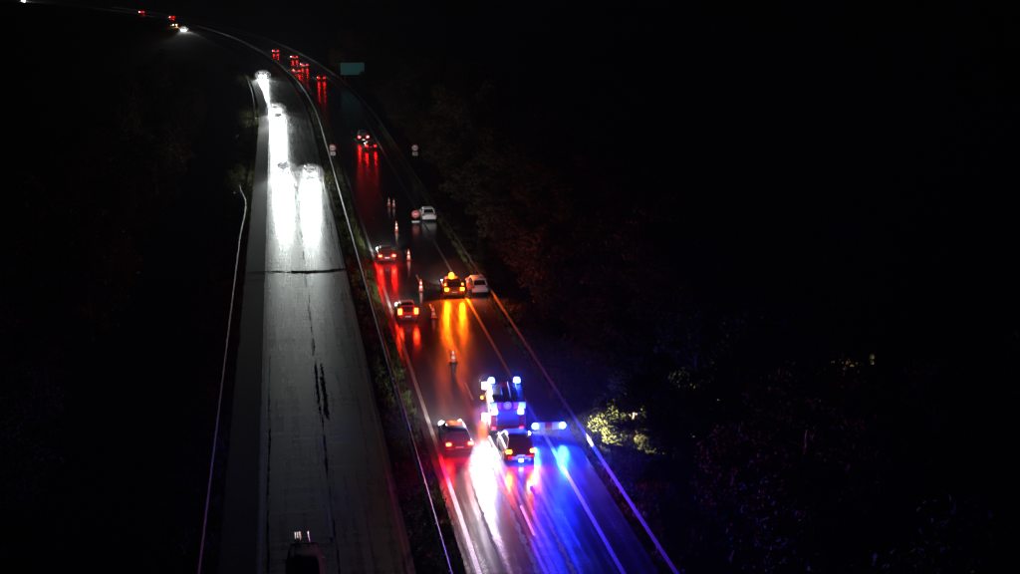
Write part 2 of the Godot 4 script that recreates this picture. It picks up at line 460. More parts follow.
# ---------------------------------------------------------------- trees
func leaf_cloud(seed_n: int, lobes: Array, per: int, size: float) -> Mesh:
	# lobes: [centre, radius]; small folded leaf sprays scattered through each lobe, denser near its skin
	var r := RandomNumberGenerator.new(); r.seed = seed_n
	var v := PackedVector3Array(); var nn := PackedVector3Array(); var col := PackedColorArray()
	for L in lobes:
		var c: Vector3 = L[0]; var R: float = L[1]
		var tone := r.randf_range(0.75, 1.25)
		for i in int(per * R * R):
			var d := Vector3(r.randfn(), r.randfn(), r.randfn()).normalized()
			var p := c + d * R * pow(r.randf(), 0.45) * Vector3(1, 0.8, 1)
			var n := (d + Vector3(r.randfn(), r.randfn(), r.randfn()) * 0.7).normalized()
			var x := n.cross(Vector3(r.randfn(), r.randfn(), r.randfn())).normalized() * size * r.randf_range(0.6, 1.3)
			var y := n.cross(x.normalized()) * size * r.randf_range(0.45, 0.9)
			var f := n * size * 0.25
			var q := [p - x, p - y * 0.8 + f, p + x, p + y + f]
			var k := tone * r.randf_range(0.7, 1.3)
			var cc := Color(k * r.randf_range(0.9, 1.15), k, k * 0.8)
			for id in [0, 2, 1, 0, 3, 2]:
				v.append(q[id]); nn.append(n); col.append(cc)
	var a := []; a.resize(Mesh.ARRAY_MAX)
	a[Mesh.ARRAY_VERTEX] = v; a[Mesh.ARRAY_NORMAL] = nn; a[Mesh.ARRAY_COLOR] = col
	var m := ArrayMesh.new(); m.add_surface_from_arrays(Mesh.PRIMITIVE_TRIANGLES, a)
	return m
func leaf_mat(r: float, g: float, b: float) -> StandardMaterial3D:
	var m := mat(lin(r, g, b), 0.9); m.metallic_specular = 0.08
	m.vertex_color_use_as_albedo = true
	m.backlight_enabled = true; m.backlight = Color(0.2, 0.22, 0.1)
	m.cull_mode = BaseMaterial3D.CULL_DISABLED
	return m
func make_tree(called: String, label: String, group: String, seed_n: int, h: float, spread: float, low: float, m: Material, leaf := 0.19, per := 110) -> Node3D:
	var r := RandomNumberGenerator.new(); r.seed = seed_n
	var t := thing(called, label, "tree", Vector3.ZERO, 0.0, group)
	var st := smooth_tool(); var lobes := []
	var lean := Vector3(r.randf_range(-0.3, 0.3), 0, r.randf_range(-0.3, 0.3))
	var tr := h * 0.018 + 0.05
	tube(st, [Vector3(0, -0.4, 0), Vector3(0, h * 0.2, 0), lean * 0.6 + Vector3(0, h * 0.5, 0), lean + Vector3(0, h * 0.86, 0)], [tr * 1.35, tr, tr * 0.6, tr * 0.15], 8)
	var n := 15
	for i in n:
		var f := i / float(n - 1)
		var y := lerpf(low, 0.93, f) * h
		var a := i * 2.4 + r.randf() * 0.8
		var reach := spread * (0.35 + 0.75 * sin(PI * clampf(0.18 + f * 0.78, 0, 1))) * r.randf_range(0.7, 1.1)
		var base := lean * f + Vector3(0, y - h * 0.10, 0)
		var tip := lean * f + Vector3(cos(a) * reach, y + h * 0.03, sin(a) * reach)
		tube(st, [base, base.lerp(tip, 0.5) + Vector3(0, 0.15, 0), tip], [tr * 0.4, tr * 0.25, 0.02], 5)
		lobes.append([base.lerp(tip, 0.85), spread * r.randf_range(0.30, 0.46)])
		lobes.append([base.lerp(tip, 0.45) + Vector3(r.randfn(), r.randfn(), r.randfn()) * 0.25, spread * r.randf_range(0.26, 0.38)])
	part("trunk", st, M.bark, t)
	put("crown", leaf_cloud(seed_n * 7 + 1, lobes, per, leaf), m, t)
	return t
func build_woods() -> void:
	M.leaf = [leaf_mat(0.045, 0.04, 0.024), leaf_mat(0.055, 0.042, 0.026), leaf_mat(0.035, 0.042, 0.024), leaf_mat(0.055, 0.042, 0.028)]
	var kinds := []
	for k in [["broad_tree", "broad round crowned tree in the dark roadside wood", 9.5, 3.3, 0.16, 0], ["tall_tree", "tall slender crowned tree in the dark roadside wood", 12.5, 2.8, 0.16, 1], ["oval_tree", "dense dark oval tree in the roadside wood", 10.5, 2.9, 0.13, 2], ["scrub_tree", "low brownish scrub tree at the edge of the wood", 5.5, 2.5, 0.10, 3], ["open_tree", "loose open crowned tree in the dark roadside wood", 11.0, 3.6, 0.18, 1]]:
		kinds.append([k, make_tree(k[0], k[1], k[0].replace("_", " ") + "s of the roadside wood", 100 + kinds.size() * 13, k[2], k[3], k[4], M.leaf[k[5]]), false])
	var spots := []
	var s := 44.0
	while s < 420.0:
		if s < 150.0: spots.append([s + 3.0, 25.6 + rng.randf_range(-0.6, 1.2), 3])
		spots.append([s, 24.5 + rng.randf_range(-0.8, 1.2), 3])
		spots.append([s + 2.6, 28.6 + rng.randf_range(-1.2, 1.2), [0, 4, 2][rng.randi() % 3]])
		spots.append([s + 0.9, 33.8 + rng.randf_range(-1.5, 1.5), [0, 1, 2, 4][rng.randi() % 4]])
		if s < 330: spots.append([s + 3.1, 40.5 + rng.randf_range(-1.5, 1.5), [0, 1, 2, 4][rng.randi() % 4]])
		s += rng.randf_range(5.6, 7.4)
	s = 60.0
	while s < 430.0:
		spots.append([s, -17.5 + rng.randf_range(-1.5, 1.0), [3, 3, 0][rng.randi() % 3]])
		spots.append([s + 3.0, -24.0 + rng.randf_range(-1.5, 1.5), [0, 1, 2, 4][rng.randi() % 4]])
		s += rng.randf_range(8.5, 12.0)
	for p in spots:
		if p[1] > 0 and p[1] < 27.0 and p[0] > 73 and p[0] < 87: continue
		if p[1] < 0 and p[0] > 330: continue
		var K: Array = kinds[p[2]]
		var o: Node3D = K[1]
		if K[2]:
			o = K[1].duplicate(); o.name = numbered(K[0][0]); add_child(o)
		K[2] = true
		o.position = at(p[0], p[1], ground_y(p[0], p[1])); o.rotation.y = rng.randf() * TAU
		o.scale = Vector3.ONE * rng.randf_range(0.82, 1.18)
	# the lit bushes beside the convoy
	for b in [["bush", "yellow green bush lit up behind the guardrail by the blue lit barrier board", 21.9, -80.6, 5.4, 2.5, leaf_mat(0.055, 0.06, 0.024), 3], ["bush", "dull reddish brown bush next to the lit yellow green bush", 24.4, -79.2, 5.0, 2.1, leaf_mat(0.085, 0.055, 0.045), 5]]:
		var t := make_tree(b[0], b[1], "", 900 + b[7], b[4], b[5], 0.06, b[6], 0.10, 800)
		t.set_meta("category", "bush")
		t.position = Vector3(b[2], ground_y(-b[3], b[2]), b[3])

# ---------------------------------------------------------------- vehicles
func wheel_mesh(r: float, w: float) -> Array:
	var b := Basis(Vector3.BACK, PI / 2)
	var t := smooth_tool(); lathe(t, [Vector2(r * 0.62, -w / 2), Vector2(r * 0.92, -w / 2), Vector2(r, -w * 0.32), Vector2(r, w * 0.32), Vector2(r * 0.92, w / 2), Vector2(r * 0.62, w / 2)], Vector3.ZERO, b, 20)
	var d := tool(); lathe(d, [Vector2(0.001, -w * 0.40), Vector2(r * 0.64, -w * 0.42), Vector2(r * 0.64, w * 0.42), Vector2(0.001, w * 0.40)], Vector3.ZERO, b, 14)
	return [mesh_of(t), mesh_of(d)]
func add_wheels(t: Node3D, r: float, w: float, spots: Array) -> void:
	var wm := wheel_mesh(r, w)
	for p in spots:
		var wn := Node3D.new(); wn.name = "wheel"; t.add_child(wn, true); wn.position = Vector3(p[0], r, p[1])
		put("tyre", wm[0], M.tyre, wn); put("rim", wm[1], M.rim, wn)
func ring_of(z: float, yb: float, yt: float, w: float) -> Array:
	var ym := lerpf(yb, yt, 0.5)
	var right := [Vector3(0, yb, z), Vector3(w * 0.86, yb, z), Vector3(w * 0.97, yb + 0.08, z), Vector3(w, ym, z), Vector3(w * 0.975, yt - 0.10, z), Vector3(w * 0.90, yt - 0.01, z), Vector3(w * 0.5, yt + 0.02, z), Vector3(0, yt + 0.03, z)]
	var out := right.duplicate()
	for i in range(right.size() - 2, 0, -1): out.append(Vector3(-right[i].x, right[i].y, z))
	return out
func make_car(called: String, label: String, where: Vector3, turn: float, o: Dictionary) -> Node3D:
	# forward is -z; origin on the ground under the middle of the car
	var t := thing(called, label, o.get("category", "car"), where, turn, o.get("group", ""))
	var L: float = o.get("len", 4.3); var w: float = o.get("w", 1.78) / 2.0; var h: float = o.get("h", 1.47)
	var belt: float = o.get("belt", 0.92); var hood: float = o.get("hood", 0.80); var body: Material = o.paint
	var zr := L / 2.0; var zf := -L / 2.0
	var rb: float = zr - o.get("rb", 0.10); var rt: float = zr - o.get("rt", 0.62)      # rear glass: base and top
	var fb: float = zf + o.get("fb", 1.05); var ft: float = zf + o.get("ft", 1.80)      # windscreen: base and top
	var st := smooth_tool()
	loft(st, [ring_of(zr, 0.42, belt - 0.16, w * 0.84), ring_of(zr - 0.07, 0.32, belt - 0.04, w * 0.94), ring_of(zr - 0.4, 0.24, belt, w), ring_of(0, 0.22, belt, w), ring_of(fb, 0.22, belt, w), ring_of(zf + 0.5, 0.23, hood, w * 0.97), ring_of(zf + 0.12, 0.27, hood - 0.10, w * 0.88), ring_of(zf, 0.36, hood - 0.24, w * 0.74)])
	part("body", st, body, t)
	# cabin shell in body colour and dark panes a centimetre proud of it
	var wb := w * 0.90; var wt := w * 0.70
	var cab := [[rb, belt - 0.03, wb], [rt, h - 0.05, wt], [ft, h - 0.05, wt], [fb, belt - 0.03, wb]]
	st = tool()
	var lo := [Vector3(-wb, belt - 0.03, rb), Vector3(wb, belt - 0.03, rb), Vector3(wb, belt - 0.03, fb), Vector3(-wb, belt - 0.03, fb)]
	var hi := [Vector3(-wt, h - 0.05, rt), Vector3(wt, h - 0.05, rt), Vector3(wt, h - 0.05, ft), Vector3(-wt, h - 0.05, ft)]
	var mid := Vector3(0, (belt + h) / 2, (rb + fb) / 2)
	for i in 4: quad(st, lo[i], lo[(i + 1) % 4], hi[(i + 1) % 4], hi[i], mid)
	part("cabin", st, body, t)
	st = smooth_tool()
	loft(st, [[Vector3(-wt, h - 0.055, rt), Vector3(wt, h - 0.055, rt), Vector3(wt * 0.8, h - 0.02, rt + 0.02), Vector3(-wt * 0.8, h - 0.02, rt + 0.02)],
		[Vector3(-wt * 1.02, h - 0.05, (rt + ft) / 2), Vector3(wt * 1.02, h - 0.05, (rt + ft) / 2), Vector3(wt * 0.8, h, (rt + ft) / 2), Vector3(-wt * 0.8, h, (rt + ft) / 2)],
		[Vector3(-wt, h - 0.055, ft), Vector3(wt, h - 0.055, ft), Vector3(wt * 0.8, h - 0.02, ft - 0.02), Vector3(-wt * 0.8, h - 0.02, ft - 0.02)]])
	part("roof", st, body, t)
	for e in [["rear_window", 0, 1, 0.10, 0.90], ["windscreen", 2, 3, 0.06, 0.94], ["side_window", 1, 2, 0.10, 0.90], ["side_window", 3, 0, 0.10, 0.90]]:
		if o.has("blind") and e[0] == "side_window": continue
		var a: Vector3 = lo[e[1]]; var b: Vector3 = lo[e[2]]; var c: Vector3 = hi[e[2]]; var d: Vector3 = hi[e[1]]
		var n := (b - a).cross(d - a).normalized()
		if n.dot(a - mid) < 0: n = -n
		var P := []
		for q in [[e[3], 0.16], [e[4], 0.16], [e[4], 0.90], [e[3], 0.90]]: P.append(a.lerp(b, q[0]).lerp(d.lerp(c, q[0]), q[1]) + n * 0.012)
		st = tool(); quad(st, P[0], P[1], P[2], P[3], mid)
		for i in 4: quad(st, P[i], P[(i + 1) % 4], P[(i + 1) % 4] - n * 0.02, P[i] - n * 0.02, (P[0] + P[2]) / 2.0)
		part(e[0], st, M.glass, t)
	st = tool(); cbox(st, Vector3(0, 0.46, zr - 0.03), Vector3(w * 1.72, 0.26, 0.16), 0.05); part("rear_bumper", st, o.get("bumper", body), t)
	st = tool(); cbox(st, Vector3(0, 0.44, zf + 0.05), Vector3(w * 1.55, 0.24, 0.16), 0.05); part("front_bumper", st, o.get("bumper", body), t)
	st = tool(); cbox(st, Vector3(0, o.get("plate_y", 0.62), zr + 0.035), Vector3(0.50, 0.11, 0.02), 0.005); part("licence_plate", st, M.plate, t)
	for sx in [-1, 1]:
		st = tool(); cbox(st, Vector3(sx * (w + 0.09), belt + 0.04, fb + 0.35), Vector3(0.18, 0.14, 0.10), 0.03); part("mirror", st, body, t)
	add_wheels(t, o.get("wheel", 0.32), 0.20, [[-w + 0.09, zr - 0.82], [w - 0.09, zr - 0.82], [-w + 0.09, zf + 0.84], [w - 0.09, zf + 0.84]])
	# lamps
	var hy: float = o.get("head_y", 0.66)
	for sx in [-1, 1]:
		var hp := Vector3(sx * w * 0.70, hy, zf + 0.03)
		st = smooth_tool(); lathe(st, [Vector2(0.001, 0.07), Vector2(0.12, 0.05), Vector2(0.19, 0.0), Vector2(0.19, -0.06), Vector2(0.001, -0.07)], hp, Basis(Vector3(1, 0, 0), Vector3(0, 0, -1), Vector3(0, 1, 0)), 12)
		part("headlight", st, o.get("head_mat", M.far_glow) if o.get("head", 0.0) > 0.0 else M.rim, t)
		if o.get("head", 0.0) > 0.0: spot(t, hp + Vector3(0, 0, -0.01), Vector3(sx * 0.02, -0.02, -1), Color(0.96, 1.0, 0.985), o.head, o.get("cone", 26.0), 0.07)
		var ty: float = o.get("tail_y", 0.84)
		var tp := Vector3(sx * w * 0.80, ty, zr - 0.0)
		st = tool(); cbox(st, tp, Vector3(w * 0.36, o.get("tail_h", 0.20), 0.16), 0.04)
		part("tail_light", st, o.get("tail_mat", M.tail_glow), t)
		if o.get("tail", 0.0) > 0.0: spot(t, tp + Vector3(0, 0, 0.06), Vector3(0, -0.12, 1), o.get("tail_color", Color(1.0, 0.04, 0.025)), o.tail * 1.7, 85.0, 0.09)
	return t
func place(x: float, z: float) -> Array:
	var q := from_xz(x, z)
	return [at(q.x, q.y), turn_at(q.x)]
func build_traffic() -> void:
	var p: Array
	# oncoming, facing the camera
	for e in [["dark hatchback with dazzling headlights following the paired oncoming car in the next lane", 0.05, -202.4, 400.0, paint(0.02, 0.02, 0.025)],
			["oncoming car with dazzling headlights in the lane next to the central reserve", 3.85, -197.9, 400.0, paint(0.06, 0.06, 0.065)],
			["oncoming car with blazing headlights ahead of another close behind it", -0.47, -269.2, 500.0, paint(0.03, 0.03, 0.03)],
			["oncoming car tailing close behind the blazing pair of headlights", -0.94, -286.0, 500.0, paint(0.2, 0.2, 0.2)],
			["oncoming car with blazing headlights beside the short bright guardrail", -4.43, -371.6, 650.0, paint(0.05, 0.05, 0.06)],
			["distant oncoming car shining along the bend of the guardrail", -41.5, -625.0, 260.0, paint(0.05, 0.05, 0.06)],
			["farthest oncoming car where the motorway runs out of sight", -194.9, -1117.0, 1500.0, paint(0.05, 0.05, 0.06)]]:
		p = place(e[1], e[2])
		make_car("oncoming_car", e[0], p[0], p[1] + PI, {"paint": e[4], "head": e[3], "head_mat": M.head_glow, "tail_mat": M.trim, "group": "oncoming cars with headlights"})
	# outbound, tail lights to the camera
	var red := Color(1.0, 0.045, 0.03)
	for e in [["dark hatchback braking in the lane beside the blue lit convoy", 10.5, -82.8, 4.6, paint(0.012, 0.012, 0.016), M.brake_glow, 20.0],
			["compact car with upright red tail lights passing the traffic cones", 10.35, -115.5, 4.1, paint(0.10, 0.02, 0.02), M.upright_glow, 12.0],
			["low dark saloon with red tail lights near the middle traffic cones", 10.45, -139.8, 4.4, paint(0.02, 0.02, 0.022), M.brake_glow, 11.0],
			["car with close set red tail lights beyond the parked white saloon", 14.71, -225.8, 4.0, paint(0.03, 0.03, 0.03), M.tail_glow, 1.4],
			["distant car with red tail lights before the teal direction sign", 10.94, -361.0, 4.3, paint(0.05, 0.05, 0.05), M.tail_glow, 1.6],
			["distant car with red tail lights close to the central reserve", 4.82, -385.2, 4.3, paint(0.05, 0.05, 0.05), M.tail_glow, 1.6],
			["distant car with red tail lights between two others on the bend", 7.5, -407.1, 4.3, paint(0.05, 0.05, 0.05), M.tail_glow, 1.6],
			["distant car with red tail lights half way round the bend", 5.07, -441.7, 4.3, paint(0.05, 0.05, 0.05), M.tail_glow, 1.4],
			["distant car with red tail lights leading the cluster round the bend", -0.9, -472.2, 4.3, paint(0.05, 0.05, 0.05), M.tail_glow, 1.6],
			["far car with reddish tail lights beyond the oncoming headlights on the bend", -56.5, -766.4, 4.3, paint(0.05, 0.05, 0.05), M.tail_glow, 1.6],
			["farthest car with red tail lights about to run out of sight", -79.5, -843.6, 4.3, paint(0.05, 0.05, 0.05), M.tail_glow, 1.4]]:
		p = place(e[1], e[2])
		make_car("outbound_car", e[0], p[0], p[1], {"paint": e[4], "len": e[3], "tail": e[6], "tail_mat": e[5], "head_mat": M.far_glow, "tail_y": 1.08 if e[5] == M.upright_glow else 0.84, "tail_h": 0.5 if e[5] == M.upright_glow else 0.17, "rt": 0.3 if e[5] == M.upright_glow else 0.62, "h": 1.55 if e[5] == M.upright_glow else 1.45, "head": 25.0 if e[2] < -220.0 and e[2] > -230.0 else 105.0, "group": "outbound cars with tail lights"})
	# a van just ahead of the close set pair of lamps
	p = place(14.1, -236.0)
	make_car("outbound_van", "tall van with red lamps just ahead of the close set tail lights", p[0], p[1], {"paint": M.matt_black, "len": 4.8, "h": 1.95, "belt": 1.15, "hood": 1.0, "rt": 0.2, "rb": 0.05, "tail_y": 1.1, "tail_h": 0.3, "tail": 2.0, "head": 80.0, "category": "van", "blind": true})
	p = place(-48.3, -669.0)
	make_car("outbound_van", "far van with a warm pale rear lamp on the bend", p[0], p[1], {"paint": paint(0.05, 0.05, 0.05), "len": 4.8, "h": 1.95, "belt": 1.15, "hood": 1.0, "rt": 0.2, "rb": 0.05, "tail_y": 1.1, "tail_mat": glow(Color(1.0, 0.75, 0.5), 40.0), "tail": 20.0, "tail_color": Color(1.0, 0.7, 0.45), "head": 130.0, "category": "van", "blind": true})
	# dark van coming under the camera with uprights on its roof
	var v := make_car("dark_van", "black van with bright pipes overhanging its roof on the oncoming lanes", Vector3(0.30, 0, -62.0), PI, {"paint": M.matt_black, "len": 5.1, "w": 2.0, "h": 2.0, "belt": 1.15, "hood": 1.0, "rt": 0.12, "rb": 0.04, "fb": 0.8, "ft": 1.4, "head": 60.0, "tail_mat": M.trim, "category": "van", "blind": true, "tail_y": 1.0})
	for x in [0.42, 0.30, 0.18, -0.26]:
		var st := smooth_tool(); lathe(st, [Vector2(0.001, -0.86), Vector2(0.04, -0.85), Vector2(0.04, 0.85), Vector2(0.001, 0.86)], Vector3(x, 2.08, 2.75), Basis(Vector3.RIGHT, PI / 2), 10)
		part("roof_pipe", st, M.bright_metal, v)
	var cb := tool(); cbox(cb, Vector3(0, 2.02, 2.32), Vector3(1.4, 0.05, 0.07), 0.015); part("roof_bar", cb, M.trim, v)

# ---------------------------------------------------------------- emergency convoy
func beacon(t: Node3D, p: Vector3, e: float, r := 0.23, hgt := 0.34, c := Color(0.03, 0.09, 1.0), m: Material = null) -> void:
	var st := smooth_tool(); lathe(st, [Vector2(r, 0.0), Vector2(r, hgt * 0.55), Vector2(r * 0.75, hgt * 0.9), Vector2(0.001, hgt)], p, Basis.IDENTITY, 14)
	var b := part("beacon_light", st, m if m else M.blue_glow, t)
	st = smooth_tool(); lathe(st, [Vector2(r * 1.12, -0.05), Vector2(r * 1.12, 0.0), Vector2(0.001, 0.001)], p, Basis.IDENTITY, 14)
	part("base", st, M.trim, b)
	omni(t, p + Vector3(0, hgt * 0.5, 0), c, e, 0.1)
func build_convoy() -> void:
	var blue := 550.0
	# fire engine: rear at z -83, nose turned a little to the outer verge
	var t := thing("fire_engine", "red square backed fire engine with blue beacons and white floodlights", "fire engine", Vector3(14.35, 0, -85.9), deg_to_rad(-6.0))
	var red := paint(0.22, 0.008, 0.012)
	var st := tool(); cbox(st, Vector3(0, 0.55, 0), Vector3(2.1, 0.35, 5.6), 0.04); part("chassis", st, M.trim, t)
	st = tool(); cbox(st, Vector3(0, 1.68, 0.75), Vector3(2.38, 1.92, 4.2), 0.06); part("body", st, red, t)
	st = tool(); cbox(st, Vector3(0, 1.52, -2.12), Vector3(2.3, 1.62, 1.46), 0.12); part("cab", st, red, t)
	st = tool(); cbox(st, Vector3(0, 1.86, -2.86), Vector3(2.0, 0.72, 0.03), 0.01); part("windscreen", st, M.glass, t)
	for sx in [-1, 1]:
		st = tool(); cbox(st, Vector3(sx * 1.155, 1.86, -2.2), Vector3(0.03, 0.6, 0.9), 0.01); part("side_window", st, M.glass, t)
		st = tool()
		for k in 3: cbox(st, Vector3(sx * 1.20, 1.62, -0.55 + k * 1.3), Vector3(0.03, 1.4, 1.15), 0.01)
		part("locker_shutter", st, M.rim, t)
		st = tool(); cbox(st, Vector3(sx * 1.36, 1.85, -2.75), Vector3(0.2, 0.42, 0.12), 0.03); part("mirror", st, M.trim, t)
		st = tool(); cbox(st, Vector3(sx * 0.92, 0.80, 2.86), Vector3(0.22, 0.14, 0.06), 0.02); part("tail_light", st, M.tail_glow, t)
	st = tool(); cbox(st, Vector3(0, 0.62, 2.88), Vector3(2.3, 0.2, 0.16), 0.04); part("rear_bumper", st, M.trim, t)
	st = tool()
	for k in 12: cbox(st, Vector3(0, 1.02 + k * 0.085, 2.87), Vector3(1.5, 0.075, 0.03), 0.012)
	part("rear_shutter", st, M.dark_steel, t)
	# the reflective band with its round emblem across the top of the rear face
	for b in [[-0.95, 0.46, M.white], [-0.58, 0.26, M.red], [0.55, 0.3, M.red], [0.96, 0.46, M.white]]:
		st = tool(); cbox(st, Vector3(b[0], 2.38, 2.865), Vector3(b[1], 0.42, 0.02), 0.005); part("reflective_block", st, b[2], t)
	st = tool(); disc(st, Vector3(0, 2.38, 2.865), 0.25, 0.02); var em := part("emblem", st, M.white, t)
	var rr := part("emblem_ring", ring_mesh(0.15, 0.20, 0.014), M.red, em); rr.position = Vector3(0, 2.38, 2.865)
	# roof: ladder and lockers
	var lad := Node3D.new(); lad.name = "ladder"; t.add_child(lad, true)
	for x in [0.25, 0.75]:
		st = tool(); cbox(st, Vector3(x, 2.74, 0.6), Vector3(0.06, 0.1, 3.4), 0.01); part("rail", st, M.rim, lad)
	for k in 11:
		st = tool(); cbox(st, Vector3(0.5, 2.74, -0.9 + k * 0.3), Vector3(0.46, 0.035, 0.035), 0.008); part("rung", st, M.rim, lad)
	st = tool(); cbox(st, Vector3(-0.65, 2.76, 0.9), Vector3(0.7, 0.24, 2.2), 0.03); part("roof_box", st, M.rim, t)
	add_wheels(t, 0.45, 0.28, [[-1.03, 1.5], [1.03, 1.5], [-1.03, -2.0], [1.03, -2.0]])
	for sx in [-1, 1]:
		beacon(t, Vector3(sx * 0.88, 2.72, -1.1), blue * 1.1)
		# rear beacons on short brackets
		st = tool(); cbox(st, Vector3(sx * 0.86, 1.80, 2.90), Vector3(0.34, 0.05, 0.12), 0.01); part("bracket", st, M.trim, t)
		beacon(t, Vector3(sx * 0.86, 1.86, 3.0), blue * 0.16, 0.2, 0.34)
	# floodlights on the driver's side
	var fl := Color(1.0, 0.96, 0.97)
	for e in [[Vector3(-1.32, 2.82, -0.2), 150.0, 0.23], [Vector3(-1.45, 1.60, 2.85), 190.0, 0.23]]:
		st = tool(); tube(st, [Vector3(-1.15, e[0].y - 0.3, e[0].z - 0.05), e[0] + Vector3(0, -0.2, -0.08)], [0.035, 0.03], 6); part("lamp_arm", st, M.trim, t)
		st = tool(); cbox(st, e[0] + Vector3(0, 0, -0.10), Vector3(0.50, 0.46, 0.10), 0.03); var hs := part("lamp_housing", st, M.trim, t)
		st = tool(); cbox(st, e[0], Vector3(0.46, 0.42, 0.08), 0.03); part("floodlight", st, M.flood_glow, hs)
		spot(t, e[0] + Vector3(0, 0, 0.02), Vector3(0.08, -0.36, 1), fl, e[1] * 1.4, 36.0, 0.2)
	st = tool(); cbox(st, Vector3(-1.46, 1.15, -2.6), Vector3(0.14, 0.16, 0.14), 0.03); part("indicator_light", st, M.amber_glow, t)
	omni(t, Vector3(-1.46, 1.15, -2.6), Color(1.0, 0.3, 0.03), 14.0)
	# car behind the engine
	var suv := make_car("support_car", "dark support car with orange rear lamps parked close behind the fire engine", Vector3(14.12, 0, -80.45), 0.0, {"paint": paint(0.015, 0.008, 0.012), "len": 4.1, "w": 1.95, "h": 1.62, "belt": 1.02, "hood": 0.92, "rt": 0.55, "tail_y": 0.90, "tail_mat": M.amber_glow, "tail": 40.0, "tail_color": Color(1.0, 0.22, 0.04), "bumper": M.red})
	for x in [-0.42, 0.42]:
		st = tool(); cbox(st, Vector3(x, 0.48, 2.10), Vector3(0.36, 0.16, 0.02), 0.004); part("reflective_block", st, M.white, suv)
	st = tool(); cbox(st, Vector3(0, 0.30, 2.10), Vector3(0.30, 0.22, 0.12), 0.04); part("marker_light", st, M.blue_glow, suv)
	omni(suv, Vector3(0, 0.30, 2.12), Color(0.03, 0.22, 1.0), 26.0, 0.08)
	# a work lamp on the support car's roof, turned to the verge
	st = tool(); cbox(st, Vector3(0.58, 1.64, 1.25), Vector3(0.08, 0.14, 0.08), 0.01); part("lamp_bracket", st, M.trim, suv)
	st = tool(); cbox(st, Vector3(0.58, 1.78, 1.25), Vector3(0.12, 0.2, 0.22), 0.03); var wh := part("lamp_housing", st, M.trim, suv)
	st = tool(); cbox(st, Vector3(0.66, 1.78, 1.25), Vector3(0.06, 0.17, 0.19), 0.02); part("work_lamp", st, M.flood_glow, wh)
	spot(suv, Vector3(0.67, 1.78, 1.25), Vector3(7.0, -0.40, -1.5), Color(1.0, 0.95, 0.80), 1900.0, 18.0, 0.06)
	# barrier board
	var b := thing("barrier_board", "striped red and white barrier board with two blue lamps on the hard shoulder", "barrier", Vector3(16.75, 0, -82.6), deg_to_rad(-4))
	for e in [[-0.52, 0.52, M.white], [-0.02, 0.44, M.red], [0.50, 0.56, M.white]]:
		st = tool(); cbox(st, Vector3(e[0], 0.95, 0), Vector3(e[1], 0.5, 0.05), 0.01); part("panel", st, e[2], b)
	for sx in [-1, 1]:
		st = tool(); cbox(st, Vector3(sx * 0.7, 0.38, -0.06), Vector3(0.07, 0.76, 0.06), 0.01); part("leg", st, M.steel, b)
		st = tool(); cbox(st, Vector3(sx * 0.7, 0.04, 0.0), Vector3(0.3, 0.08, 0.9), 0.02); part("foot", st, M.trim, b)
		st = smooth_tool(); lathe(st, [Vector2(0.001, 0.09), Vector2(0.16, 0.07), Vector2(0.22, 0.0), Vector2(0.22, -0.06), Vector2(0.001, -0.07)], Vector3(sx * 0.92, 0.97, 0.06), Basis(Vector3(1, 0, 0), Vector3(0, 0, 1), Vector3(0, -1, 0)), 14)
		part("warning_light", st, M.blue_glow, b)
		spot(b, Vector3(sx * 0.92, 0.97, 0.10), Vector3(-0.02, -0.12, 1), Color(0.025, 0.14, 1.0), blue * 2.8, 40.0, 0.1)
	# amber patrol car
	var am := make_car("patrol_car", "yellow patrol car with an amber roof beacon in the coned off lane", Vector3(15.5, 0, -123.7), 0.0, {"paint": paint(0.10, 0.045, 0.006), "len": 4.3, "w": 1.84, "h": 1.6, "belt": 1.0, "hood": 0.9, "head_mat": M.far_glow, "tail_mat": M.amber_glow, "tail": 75.0, "tail_color": Color(1.0, 0.34, 0.015), "head": 130.0, "tail_y": 0.9, "tail_h": 0.24})
	for sx in [-1, 1]:
		st = tool(); cbox(st, Vector3(sx * 0.82, 1.28, 1.75), Vector3(0.10, 0.16, 0.10), 0.03); part("repeater_light", st, M.amber_glow, am)
	beacon(am, Vector3(0, 1.60, -0.2), 50.0, 0.2, 0.34, Color(1.0, 0.34, 0.02), M.amber_glow)
	# parked white cars
	make_car("parked_car", "white car parked against the guardrail beside the amber patrol car", Vector3(18.05, 0, -124.4), 0.0, {"paint": paint(0.7, 0.7, 0.7), "len": 4.2, "w": 1.70, "tail_mat": mat(lin(0.3, 0.02, 0.02), 0.3), "group": "white cars parked on the hard shoulder"})
	make_car("parked_car", "white car parked alone on the hard shoulder near a round red sign", Vector3(17.4, 0, -162.0), 0.0, {"paint": paint(0.7, 0.7, 0.7), "len": 4.3, "w": 1.78, "tail_mat": mat(lin(0.3, 0.02, 0.02), 0.3), "rb": 0.55, "rt": 1.2, "group": "white cars parked on the hard shoulder"})
	var sg := thing("portable_sign", "round red portable sign on a low white base by a parked white car", "sign", Vector3(15.75, 0, -160.2))
	st = tool(); disc(st, Vector3(0, 0.95, 0), 0.45, 0.04); var face := part("sign_face", st, M.red, sg)
	st = tool(); cbox(st, Vector3(0, 0.95, 0.024), Vector3(0.5, 0.12, 0.012), 0.004); part("bar", st, M.white, face)
	st = tool(); cbox(st, Vector3(0, 0.34, -0.04), Vector3(0.06, 0.6, 0.05), 0.01); part("stand", st, M.steel, sg)
	st = tool(); cbox(st, Vector3(0, 0.06, 0), Vector3(0.9, 0.12, 0.5), 0.03); part("base", st, M.white, sg)
	build_person()

